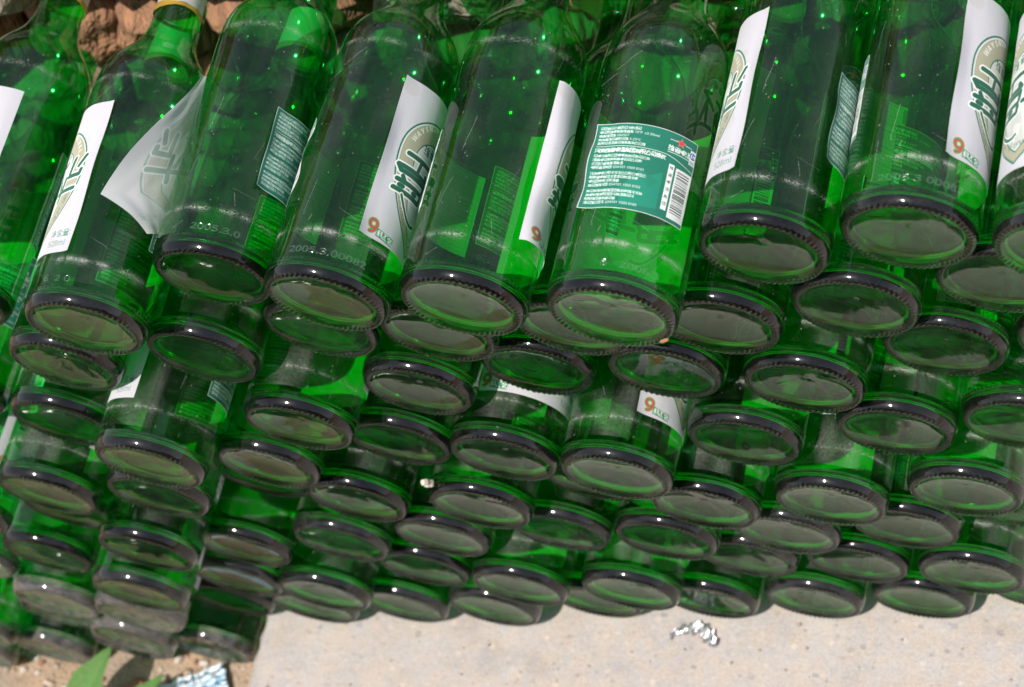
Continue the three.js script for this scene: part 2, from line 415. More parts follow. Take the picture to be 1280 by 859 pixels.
function frontLabelCanvas() {
  const W = 800, H = 1024, [c, x] = canvas(W, H);
  x.fillStyle = '#d3d1db'; x.fillRect(0, 0, W, H);
  x.fillStyle = '#e9e8ef';                               // dotted screen towards the oval
  for (let j = 0; j < 74; j++) for (let i = 0; i < 58; i++) {
    const px = i * 14 + (j % 2) * 7, py = j * 14, d = Math.hypot((px - 400) / 400, (py - 500) / 640), r = clamp((1.32 - d) * 7, 0, 5.4);
    const corner = Math.abs(px - 400) / 400;
    if (corner > 0.86 && py > 120 && py < 900) continue;
    x.beginPath(); x.arc(px, py, r, 0, 7); x.fill();
  }
  x.fillStyle = '#c3c2c9';
  for (let j = 0; j < 74; j++) for (let i = 0; i < 58; i++) { const px = i * 14 + 7 + (j % 2) * 7, py = j * 14, edge = Math.max(0, 1 - Math.min(py, H - py) / 190) * clamp(1.5 - Math.abs(px - 400) / 400); if (edge > 0.1) { x.beginPath(); x.arc(px, py, 3.4 * edge, 0, 7); x.fill(); } }
  const oval = (k) => { x.beginPath(); x.moveTo(400, 985 - 60 * (1 - k) * 3); x.bezierCurveTo(400 - 210 * k, 830, 400 - 330 * k, 640, 400 - 318 * k, 420); x.bezierCurveTo(400 - 305 * k, 500 - 450 * k, 400 + 305 * k, 500 - 450 * k, 400 + 318 * k, 420); x.bezierCurveTo(400 + 330 * k, 640, 400 + 210 * k, 830, 400, 985 - 60 * (1 - k) * 3); x.closePath(); };
  oval(0.98); x.fillStyle = '#e2e2e6'; x.fill(); x.lineWidth = 10; x.strokeStyle = GREEN; x.stroke();
  oval(0.925); x.fillStyle = BEIGE; x.fill(); x.lineWidth = 3; x.strokeStyle = '#8d8c70'; x.stroke();
  oval(0.60); x.fillStyle = '#e4e5e2'; x.fill(); x.lineWidth = 7; x.strokeStyle = GREEN; x.stroke();
  x.save(); oval(0.58); x.clip();                          // pale mountain
  x.fillStyle = '#d4d6d4';
  for (let n = 0; n < 26; n++) { const bx = 210 + 380 * random(), by = 640 + 150 * random(); x.beginPath(); x.moveTo(bx, by); x.lineTo(bx + between(20, 60), by + between(60, 160)); x.lineTo(bx - between(0, 30), by + between(70, 150)); x.fill(); }
  x.restore();
  x.fillStyle = '#f4f4f0';
  curved(x, 'WAYSNOW CARNIVAL', 400, 420, 236, -1.2, 1.2, 'bold 46px sans-serif');
  x.fillStyle = '#6f7358'; x.font = '40px sans-serif';
  const along = (text, side) => { [...text].forEach((ch, i) => { const t = 0.10 + 0.72 * i / text.length, a = side < 0 ? t : 0.92 - t, py = 520 + 400 * a, px = 400 + side * (252 - 195 * a * a); x.save(); x.translate(px, py); x.rotate(side < 0 ? 1.45 - 0.75 * a : -1.45 + 0.75 * a); x.fillText(ch, -12, 12); x.restore(); }); };
  along('HENAN WAYSNOW', -1); along('BREWERY GROUP', 1);
  x.fillStyle = '#d8403a'; star(x, 400, 262, 26);
  x.strokeStyle = GREEN; x.fillStyle = GREEN;
  ['维', '雪', '啤', '酒'].forEach((ch, i) => glyph(x, ch, 262 + i * 72, 312 - (i === 1 || i === 2 ? 14 : 0), 58, 6));
  const big = (ch, px, py, s) => { x.save(); x.translate(px, py); x.transform(1, -0.06, -0.16, 1, 0, 0); x.strokeStyle = '#fdfdfb'; glyph(x, ch, 0, 0, s, 50); x.strokeStyle = '#0f6a52'; glyph(x, ch, 0, 0, s, 29); x.restore(); };
  big('雪', 118, 392, 300); big('华', 420, 372, 310);
  x.lineWidth = 34; x.strokeStyle = '#fdfdfb'; x.beginPath(); x.moveTo(190, 690); x.quadraticCurveTo(300, 850, 380, 800); x.stroke();
  x.lineWidth = 18; x.strokeStyle = '#0f6a52'; x.beginPath(); x.moveTo(190, 690); x.quadraticCurveTo(300, 850, 380, 800); x.stroke();
  x.fillStyle = '#3b6f58'; x.font = 'italic 44px serif'; x.fillText('Waysnow', 320, 880);
  // small mark in the lower left corner, contents in the lower right
  x.save(); x.translate(40, 900); x.rotate(0.12);
  x.lineWidth = 30; x.strokeStyle = '#e7c36a'; nine(x); x.lineWidth = 24; x.strokeStyle = '#36a377'; nine(x); x.lineWidth = 10; x.strokeStyle = '#e23a36'; nine(x);
  x.fillStyle = '#2f8a66'; x.fillRect(72, 42, 122, 48); x.strokeStyle = '#f6f6f0'; hanzi(x, '鲜工艺', 78, 46, 36, 38, 4.6);
  x.restore();
  x.strokeStyle = '#6c9b8a'; x.fillStyle = '#6c9b8a';
  hanzi(x, '净含量', 612, 872, 46, 50, 4.6); x.font = '52px sans-serif'; x.fillText(':', 762, 912); x.fillText('528ml', 608, 980);
  wear(x, W, H);
  return c;
}
// creases, rubbed spots and water stains on the paper
function wear(x, W, H) {
  for (let n = 0; n < 16; n++) { x.globalAlpha = between(0.03, 0.09); x.fillStyle = pick(['#8f7a58', '#77766f', '#a08f6c']); x.beginPath(); x.ellipse(random() * W, random() * H, between(20, 120), between(12, 70), random() * 3, 0, 7); x.fill(); }
  for (let n = 0; n < 500; n++) { x.globalAlpha = between(0.1, 0.35); x.fillStyle = pick(['#6f6a60', '#8b7d66']); x.beginPath(); x.arc(random() * W, random() * H, between(0.6, 2.2), 0, 7); x.fill(); }
  for (let n = 0; n < 12; n++) { x.globalAlpha = between(0.1, 0.3); x.strokeStyle = pick(['#ffffff', '#8c8a90']); x.lineWidth = between(1, 2.4); let px = random() * W, py = random() * H; x.beginPath(); x.moveTo(px, py); for (let k = 0; k < 5; k++) x.lineTo(px += between(-60, 60), py += between(-40, 40)); x.stroke(); }
  x.globalAlpha = 1;
}
function nine(x) { x.beginPath(); x.arc(38, 32, 24, 0, 7); x.moveTo(62, 32); x.quadraticCurveTo(62, 74, 30, 84); x.stroke(); }
function star(x, cx, cy, r) { x.beginPath(); for (let k = 0; k < 10; k++) { const a = k * Math.PI / 5, q = k % 2 ? r * 0.45 : r; x.lineTo(cx + q * Math.sin(a), cy - q * Math.cos(a)); } x.closePath(); x.fill(); }
function backLabelCanvas() {
  const W = 800, H = 720, [c, x] = canvas(W, H);
  x.fillStyle = '#0d7d66'; x.fillRect(0, 0, W, H);
  x.fillStyle = '#149077';                               // pale mountain print
  x.beginPath(); x.moveTo(270, 560); x.lineTo(400, 380); x.lineTo(470, 410); x.lineTo(560, 350); x.lineTo(560, 660); x.lineTo(300, 690); x.fill();
  x.fillStyle = '#0f8a70'; x.beginPath(); x.moveTo(400, 380); x.lineTo(470, 520); x.lineTo(540, 440); x.lineTo(470, 410); x.fill();
  x.strokeStyle = x.fillStyle = '#eef6f2';
  const set = '河南维雪啤酒集团有限公司';
  const line = (y, n, s, tail) => { for (let i = 0; i < n; i++) glyph(x, set[Math.floor(random() * set.length)], 28 + i * s * 1.04, y, s, 2.9); if (tail) { x.font = `${s * 1.1}px sans-serif`; x.fillText(tail, 28 + n * s * 1.04 + 8, y + s * 0.9); } };
  line(26, 12, 25); line(58, 10, 25, '10\u00b0P  \u22653.3%vol'); line(90, 5, 25, 'GB4927'); line(122, 9, 25, '5-25\u00b0C'); line(154, 14, 25);
  x.lineWidth = 4; x.beginPath(); x.moveTo(28, 196); x.lineTo(560, 196); x.lineTo(790, 250); x.stroke();
  hanzi(x, '河南维雪啤酒集团有限公司授权', 28, 210, 37, 37.6, 5.6);
  for (const [y, tail] of [[264, '0101'], [412, '0102'], [560, '0103']]) { line(y, 16, 25); line(y + 33, 14, 25); line(y + 66, 9, 25); line(y + 99, 6, 25, 'QS4101 1503 ' + tail); }
  x.fillStyle = '#f0837c'; star(x, 650, 66, 42); x.fillStyle = '#e0453f'; star(x, 650, 66, 30);
  x.fillStyle = '#eef6f2'; x.fillRect(560, 62, 62, 5); x.fillRect(686, 62, 62, 5); hanzi(x, '维雪啤酒', 556, 108, 46, 49, 6); x.fillRect(556, 166, 200, 5);
  x.fillStyle = '#f5f6f7'; x.fillRect(742, 74, 58, 120);
  x.strokeStyle = '#2c66c4'; x.lineWidth = 9; x.beginPath(); x.arc(770, 116, 24, 0.6, 5.6); x.stroke(); x.beginPath(); x.moveTo(784, 100); x.quadraticCurveTo(756, 104, 770, 118); x.quadraticCurveTo(786, 130, 760, 138); x.stroke(); x.fillStyle = '#2c66c4'; x.font = 'bold 34px sans-serif'; x.fillText('QS', 748, 184);
  x.fillStyle = '#f5f6f7'; x.fillRect(590, 262, 44, 380); x.fillRect(650, 276, 150, 410);
  x.strokeStyle = '#49685e'; for (let k = 0; k < 6; k++) glyph(x, set[k + 2], 598, 276 + k * 60, 28, 3);
  x.fillStyle = '#20262a';
  for (let y = 296; y < 650;) { const h = pick([3, 3, 6, 9]); x.fillRect(664, y, 112, h); y += h + pick([4, 5, 8, 12]); }
  x.strokeStyle = '#e9f2ee'; x.lineWidth = 5; x.strokeRect(2, 2, W - 4, H - 4);
  wear(x, W, H);
  return c;
}
const paper = (map, t) => new THREE.MeshPhysicalMaterial({ map, roughness: 1, transmission: t, thickness: 0, side: THREE.DoubleSide });
// the unprinted side: the print only shimmers through
const ghost = (c, tone) => { const x = c.getContext('2d'); x.globalAlpha = 0.8; x.fillStyle = tone; x.fillRect(0, 0, c.width, c.height); return c; };
const frontPaper = [paper(paperTexture(frontLabelCanvas()), 0.3), paper(paperTexture(ghost(frontLabelCanvas(), '#dcdedd')), 0.4)];
const backPaper = [paper(paperTexture(backLabelCanvas()), 0.3), paper(paperTexture(ghost(backLabelCanvas(), '#cfd9d4')), 0.3)];

// a sheet of paper bent round the bottle; lift(s, t) takes it off the glass, s and t in -1..1
function labelGeometry(width, low, high, lift, nu = 40, nv = 16) {
  const v = [], uv = [], idx = [], half = width / 2 / R;
  for (let j = 0; j <= nv; j++) for (let i = 0; i <= nu; i++) {
    const s = i / nu * 2 - 1, t = j / nv * 2 - 1, a = s * half;
    let x = Math.sin(a), z = Math.cos(a), r = R + 0.00018 + 0.00022 * clamp(noise3(s * 2.2 + width * 900, t * 3.1, 6) - 0.1) + 0.00012 * clamp(noise3(s * 7, t * 2.2, low * 400)), y = low + (high - low) * (t + 1) / 2;
    let p = [r * x, y, r * z];
    if (lift) p = lift(s, t, a, p, r);
    v.push(...p); uv.push(i / nu, j / nv);
  }
  for (let j = 0; j < nv; j++) for (let i = 0; i < nu; i++) { const a = j * (nu + 1) + i; idx.push(a, a + 1, a + nu + 1, a + 1, a + nu + 2, a + nu + 1); }
  return twoSided(v, uv, idx);
}
// printed side out, plain side in, a tenth of a millimetre apart
function twoSided(v, uv, idx, thickness = 0.00006) {
  const half = new THREE.BufferGeometry();
  half.setAttribute('position', new THREE.Float32BufferAttribute(v, 3));
  half.setAttribute('uv', new THREE.Float32BufferAttribute(uv, 2));
  half.setIndex(idx); half.computeVertexNormals();
  const back = half.clone(), p = back.attributes.position, n = back.attributes.normal;
  for (let i = 0; i < p.count; i++) { p.setXYZ(i, p.getX(i) - n.getX(i) * thickness, p.getY(i) - n.getY(i) * thickness, p.getZ(i) - n.getZ(i) * thickness); n.setXYZ(i, -n.getX(i), -n.getY(i), -n.getZ(i)); }
  const k = []; for (let i = 0; i < idx.length; i += 3) k.push(idx[i], idx[i + 2], idx[i + 1]);
  back.setIndex(k);
  return mergeGeometries([half, back], true);
}
const FRONT = [0.078, 0.032, 0.132], BACK = [0.059, 0.0472, 0.0988];
const frontFlat = labelGeometry(...FRONT), backFlat = labelGeometry(...BACK);
// edges that curl away from the glass
const curl = (at, amount, side, wave = 0) => (s, t, a, p, r) => {
  const k = clamp((side * s - at) / (1 - at)), l = amount * k * k * (1 + wave * Math.sin(t * 5 + 1));
  return [(r + l) * Math.sin(a), p[1], (r + l) * Math.cos(a)];
};
const frontLeftCurl = labelGeometry(...FRONT, curl(0.8, 0.0022, -1, 0.5)), frontRightCurl = labelGeometry(...FRONT, curl(0.84, 0.0016, 1, 0.4)), backRightCurl = labelGeometry(...BACK, curl(0.5, 0.0035, 1, 0.3)), backLeftCurl = labelGeometry(...BACK, curl(0.7, 0.0028, -1, 0.3));
// loose along its left edge: it stands off the glass in a wave before it follows the bottle again
const frontWavy = labelGeometry(...FRONT, (s, t, a, p, r) => {
  const k = clamp((s + 1) * 0.039 / 0.032), l = 0.0004 + (0.0046 + 0.002 * Math.sin(t * 4.2 + 0.6)) * Math.sin(Math.PI * k ** 0.55);
  return [(r + l) * Math.sin(a), p[1] - 0.003 * (1 - k) * Math.cos(t * 3), (r + l) * Math.cos(a)];
});
// a label torn loose from its bottle that lies over the neighbour on its left, back side up
const frontPeeled = (() => {
  const nu = 30, nv = 30, v = [], uv = [], idx = [];
  const A = [68, 0.130, 0.0015], B = [27, 0.028, 0.0095], C = [59, 0.018, 0.004], Dd = [95, 0.030, 0.0004];
  for (let j = 0; j <= nv; j++) for (let i = 0; i <= nu; i++) {
    const p = i / nu, q = j / nv;                         // p: from the glass to the free edge, q: from bottom to top
    const low = [0, 1, 2].map((n) => Dd[n] + (C[n] - Dd[n]) * p), high = [0, 1, 2].map((n) => (n === 0 ? 95 : A[n] + 0.002) * (1 - p) + A[n] * p);
    const free = [0, 1, 2].map((n) => (q < 0.3 ? C[n] + (B[n] - C[n]) * q / 0.3 : B[n] + (A[n] - B[n]) * (q - 0.3) / 0.7));
    const root = [95, 0.030 + 0.102 * q, 0.0004];
    const e = [0, 1, 2].map((n) => root[n] + (free[n] - root[n]) * p);
    const th = rad(e[0] - 11 * Math.sin(Math.PI * q) * p * (q > 0.3 ? 1 : q / 0.3)), lift = e[2] + 0.0014 * Math.sin(q * 7 + p * 3) * p + 0.007 * p ** 4 * Math.sin(Math.PI * q) + 0.0006 * noise3(p * 4, q * 4, 2) * p, r = R + 0.0003 + lift;
    v.push(-0.0722 + r * Math.sin(th), e[1], -0.0016 + r * Math.cos(th));
    uv.push(0.42 + 0.58 * p, q);
  }
  for (let j = 0; j < nv; j++) for (let i = 0; i < nu; i++) { const a = j * (nu + 1) + i; idx.push(a, a + 1, a + nu + 1, a + 1, a + nu + 2, a + nu + 1); }
  return twoSided(v, uv, idx);
})();

// ---------------------------------------------------------------- neck foil
const foilSilver = new THREE.MeshStandardMaterial({ color: new THREE.Color().setRGB(0.72, 0.70, 0.70), metalness: 0.55, roughness: 0.42, side: THREE.DoubleSide });
const foilGold = new THREE.MeshStandardMaterial({ color: new THREE.Color().setRGB(0.66, 0.42, 0.07), metalness: 0.6, roughness: 0.35, side: THREE.DoubleSide });
const neckRadius = (y) => 0.0142 - 0.0017 * clamp((y - 0.212) / 0.038);
const foilShape = (y0, y1, extra, n = 6) => lathe(Array.from({ length: n + 1 }, (_, k) => { const y = y0 + (y1 - y0) * k / n; return [neckRadius(y) + extra, y]; }), 40, (r, y, a, k) => [r + 0.00025 * noise3(Math.sin(a) * 3, y * 90, Math.cos(a) * 3) + 0.0002, y + (k === 0 ? 0.0015 * Math.sin(a * 2) : 0)]);
const foilBody = foilShape(0.2185, 0.2465, 0.0005), foilEdge = foilShape(0.2155, 0.2195, 0.0008, 2);

// raised date marks above the heel
const font = await new FontLoader().loadAsync('fonts/droid/droid_sans_regular.typeface.json');
const markMaterial = new THREE.MeshPhysicalMaterial({ color: new THREE.Color().setRGB(0.8, 0.95, 0.85), transmission: 0.98, thickness: 0, roughness: 0.08, ior: 1.52 });
const markCache = {};
function markGeometry(text) {
  if (markCache[text]) return markCache[text];
  const g = new TextGeometry(text, { font, size: 0.0036, depth: 0.00016, curveSegments: 3, bevelEnabled: true, bevelSize: 0.00012, bevelThickness: 0.00014, bevelSegments: 2 });
  g.computeBoundingBox();
  const w = g.boundingBox.max.x, p = g.attributes.position;
  for (let i = 0; i < p.count; i++) { const a = (p.getX(i) - w / 2) * 1.5 / R, r = R + 0.00025 + p.getZ(i); const y = 0.0135 + p.getY(i); p.setXYZ(i, r * Math.sin(a), y, r * Math.cos(a)); }
  g.computeVertexNormals();
  return markCache[text] = g;
}

// ---------------------------------------------------------------- the bottles
const ROWS = {
  A: [[-496.4, 462, 38.3], [-391.2, 473.5, 53.6], [-319, 475.1, 16.2], [-245.3, 475.5, 26.3], [-166.6, 471.7, 21.1], [-84.3, 465.8, 17.6], [-11, 465.8, -25.8], [62.9, 467.8, -39.5], [140.6, 471.6, -33.8]],
  B: [[-436.4, 417.2, 54.7], [-350.1, 409.9, 37.8], [-277.9, 411.1, 14.9], [-204.6, 410.4, 10.7], [-125.5, 406.5, -1.9], [-43.9, 401.5, -12.3], [29.1, 404, -27.9], [104.7, 408.9, -46.9]],
  C: [[-560.9, 349.7, 53.8], [-469.3, 352.9, 67.6], [-397.2, 355.2, 90.6], [-309.6, 346.2, 51.2], [-237.4, 346, 19.9], [-165.2, 346.2, -0.8], [-87, 343.6, -7.2], [-5.2, 340.5, -7], [71, 345.1, -35.5], [143.1, 346.5, -46.2]],
  D: [[-578.6, 279.7, 115.8], [-506.7, 291.2, 96.2], [-426.2, 289.1, 87.7], [-354, 289.2, 58.9], [-270.4, 281.8, 30.3], [-198.2, 282, 33.1], [-123.4, 281.3, 37.4], [-48.4, 282.6, 7.1], [39.9, 280, -10.3], [112.1, 281.4, -21.3]],
  E: [[-532.8, 223.8, 84.2], [-460.5, 225.6, 107.3], [-388.3, 225.7, 44.2], [-316.1, 225.9, 53.8], [-231.7, 218, 45.9], [-159.1, 218.5, 17.1], [-82.1, 218.8, 28.7], [-2.8, 221.7, 17.9], [77.1, 218.1, 0.9]],
  F: [[-648.6, 155.5, 111.9], [-577.3, 167, 102.6], [-495.2, 162.2, 120.6], [-423, 162.4, 77.2], [-350.8, 162.6, 63.9], [-277, 161.8, 50.8], [-195, 155.9, 34.5], [-120.4, 157.6, 32.2], [-39.9, 159.8, 19.1], [35.6, 159, 5.4], [114.6, 156.4, -17.8]],
  G: [[-602.1, 99.2, 119.7], [-528.8, 98.4, 120.7], [-456.6, 98.5, 82.1], [-384.2, 98.6, 84.4], [-311.8, 98.5, 55.1], [-236.9, 97, 60.2], [-156.3, 94.9, 52.3], [-77.3, 98, 18.1], [-2.7, 97.8, 12.7], [73.1, 97.2, 11.1]],
  H: [[-710.5, 36.9, 137.7], [-638.3, 36.7, 111.4], [-566.1, 36.5, 124.2], [-492.5, 35.9, 81.8], [-420.3, 36.1, 78.2], [-348.1, 36.1, 67.7], [-275.6, 36.1, 60.9], [-198.2, 36.1, 43.8], [-114.4, 36.1, 33.2], [-40.2, 36.1, 23.3], [34.7, 36.1, 13.2], [113.2, 36.1, -4.6]],
  I: [[-746.8, -25.9, 141.2], [-674.6, -25.9, 128.2], [-602.4, -25.9, 114.3], [-529.9, -25.9, 107.2]],
};
// where the middle of the front label points, in degrees from up towards the right; the back label is opposite
const TURN = {
  A0: -28, A1: -61, A2: -100, A3: 100, A4: 120, A5: 197, A6: -83, A7: 90, A8: -48,
  C2: -66, D5: 36, D6: 86, F7: -90, E6: 96,
};
const BACK_TURN = { A2: 92, A4: -100, A7: -106 };
const FRONT_SHAPE = { A3: frontLeftCurl, A4: frontWavy, A7: frontLeftCurl, A1: frontRightCurl, A6: frontRightCurl, D6: frontLeftCurl };
const BACK_SHAPE = { A2: backLeftCurl, A3: backRightCurl, A5: backLeftCurl, A6: backLeftCurl };
const MARKS = { A1: ['6  2 0', -4], A2: ['2005.3.0', 22], A3: ['2005.3.00082', 18], A5: ['6   2006.3', 26], A7: ['2005 3 00082', 14], A8: ['2005', 0] };
const FOILED = new Set(['A0', 'A1', 'B0', 'B1', 'A5', 'B5']);
const YAW = { A1: 2.6, A2: 1.6, A3: -1.3, A4: -0.4, A6: -0.7 };     // the top row lies a little askew
const lying = new THREE.Quaternion().setFromAxisAngle(new THREE.Vector3(1, 0, 0), -Math.PI / 2);
const NOTE = {
  A0: 'leftmost and cut off', A1: 'with silver label facing left', A2: 'whose paper label peels away', A3: 'silver label on its right side', A4: 'wavy loose label on its right',
  A5: 'green printed label facing up', A6: 'silver label on its left side', A7: 'silver label touching its neighbour', A8: 'cut off at the right',
};
const ORDER = ['first', 'second', 'third', 'fourth', 'fifth', 'sixth', 'seventh', 'eighth', 'ninth', 'tenth', 'eleventh', 'twelfth'];
const ROWNAME = { A: 'top row', B: 'second row from the top', C: 'third row from the top', D: 'fourth row from the top', E: 'fifth row from the top', F: 'sixth row from the top', G: 'seventh row from the top', H: 'eighth row from the top', I: 'lowest row on the soil' };
const EARTHY = new Set(['I0', 'I1', 'I2', 'I3', 'H0', 'H1', 'H2', 'G0', 'G1', 'F0']);
for (const row of 'ABCDEFGHI') ROWS[row].forEach(([x, y, z], i) => {
  const key = row + i, low = 'FGHI'.includes(row);
  const b = thing('beer_bottle', x / 1000, y / 1000, z / 1000);
  b.quaternion.setFromEuler(new THREE.Euler(rad(row === 'A' ? 0 : between(-0.3, 0.3)), rad(YAW[key] ?? (row === 'A' ? 0 : between(-0.25, 0.25))), 0)).multiply(lying);
  const shape = Math.floor(random() * 3), film = row === 'A' ? films[i % 2] : row === 'B' ? pick(films.slice(0, 3)) : row === 'C' ? pick(films.slice(1)) : pick(films.slice(2));
  mesh('glass_body', bodyGeometries[shape], plainGlass, b);
  mesh('dust_film', row === 'A' ? longFilms[shape] : shortFilms[shape], film, b);
  const base = mesh('thick_base', pick(baseGeometries), EARTHY.has(key) ? pick(earthBases) : low ? pick(baseMaterials.slice(1)) : pick(baseMaterials.slice(0, 2)), b);
  base.rotation.y = random() * 6.28;
  const turn = rad(TURN[key] ?? pick([between(-150, -95), between(95, 265)]));
  const front = TURN[key] !== undefined || random() < 0.85, back = TURN[key] !== undefined || random() < 0.9;
  if (key === 'A2') tag(mesh('peeled_label', frontPeeled, frontPaper, b), 'paper label torn loose, its pale back side up');
  else if (front) mesh('front_label', FRONT_SHAPE[key] ?? frontFlat, frontPaper, b).rotation.y = turn;
  if (back) mesh('back_label', BACK_SHAPE[key] ?? backFlat, backPaper, b).rotation.y = BACK_TURN[key] !== undefined ? rad(BACK_TURN[key]) : turn + Math.PI;
  if (FOILED.has(key)) { const f = mesh('neck_foil', foilBody, foilSilver, b); mesh('gold_edge', foilEdge, foilGold, f); }
  if (MARKS[key]) mesh('raised_date', markGeometry(MARKS[key][0]), markMaterial, b).rotation.y = rad(MARKS[key][1]);
  const note = NOTE[key];
  tag(b, note ? `${ORDER[i]} green bottle from the left in the top row, ${note}` : `green glass bottle, ${ORDER[i]} from the left in the ${ROWNAME[row]}`, 'bottle', 'green bottles stacked in the pile');
});

// ---------------------------------------------------------------- small things
// soil grit and pebbles beside the slab
{
  const pebble = (r, g, b) => new THREE.MeshStandardMaterial({ color: new THREE.Color().setRGB(r, g, b), roughness: 0.9 });
  const tones = [pebble(0.42, 0.31, 0.22), pebble(0.5, 0.42, 0.34), pebble(0.30, 0.15, 0.10), pebble(0.36, 0.29, 0.24), pebble(0.55, 0.5, 0.44)];
  const shapes = [1, 2, 3, 4].map((n) => { const g = mergeVertices(new THREE.IcosahedronGeometry(1, 1).deleteAttribute('normal').deleteAttribute('uv')), p = g.attributes.position; for (let i = 0; i < p.count; i++) { const f = 1 + 0.3 * noise3(p.getX(i) + n * 9, p.getY(i), p.getZ(i)); p.setXYZ(i, p.getX(i) * f, p.getY(i) * f * 0.7, p.getZ(i) * f); } g.computeVertexNormals(); return g; });
  const m = new THREE.Matrix4(), q = new THREE.Quaternion(), e = new THREE.Euler();
  const grit = new THREE.Group(); grit.name = 'gravel'; grit.userData = { kind: 'stuff', label: 'loose grit and small pebbles on the soil', category: 'gravel' }; scene.add(grit);
  const lots = tones.flatMap((t) => shapes.slice(0, 2).map((g) => [t, g]));
  lots.forEach(([t, g], n) => {
    const inst = new THREE.InstancedMesh(g, t, 420); inst.name = 'grit'; inst.userData = { kind: 'stuff' }; inst.castShadow = inst.receiveShadow = true;
    for (let k = 0; k < 420; k++) {
      const r = 0.0007 + 0.0042 * random() ** 4, x = -0.486 - 0.42 * random(), z = between(0.02, 0.42);
      q.setFromEuler(e.set(random() * 6, random() * 6, random() * 6));
      m.compose(new THREE.Vector3(x, GROUND + r * 0.25, z), q, new THREE.Vector3(r, r, r));
      inst.setMatrixAt(k, m);
    }
    grit.add(inst);
  });
  // a little of it has been swept onto the slab
  const strewn = new THREE.InstancedMesh(shapes[2], tones[3], 260); strewn.name = 'grit'; strewn.userData = { kind: 'stuff' }; strewn.castShadow = strewn.receiveShadow = true;
  for (let k = 0; k < 260; k++) { const r = 0.0004 + 0.0013 * random() ** 4, x = -0.47 + 0.62 * random(); q.setFromEuler(e.set(random() * 6, random() * 6, random() * 6)); m.compose(new THREE.Vector3(x, r * 0.4, 0.1 - 0.12 * (x + 0.1) + 0.10 * (random() + random() - 0.9)), q, new THREE.Vector3(r, r, r)); strewn.setMatrixAt(k, m); }
  grit.add(strewn);
  const stones = [[-0.605, 0.142, 0.009, 2, 'red brown pebble on the soil beside the green leaf'], [-0.585, 0.133, 0.006, 3, 'small dark pebble on the soil between leaf and wrapper'], [-0.665, 0.155, 0.006, 4, 'pale pebble on the soil near the left edge']];
  for (const [x, z, r, tone, label] of stones) { const p = tag(mesh('pebble', stoneGeometry(r * 2.2, r * 1.5, r * 1.8, r * 999), tones[tone], scene), label, 'pebble'); p.position.set(x, GROUND + r * 0.5, z); p.rotation.y = x * 40; }
}
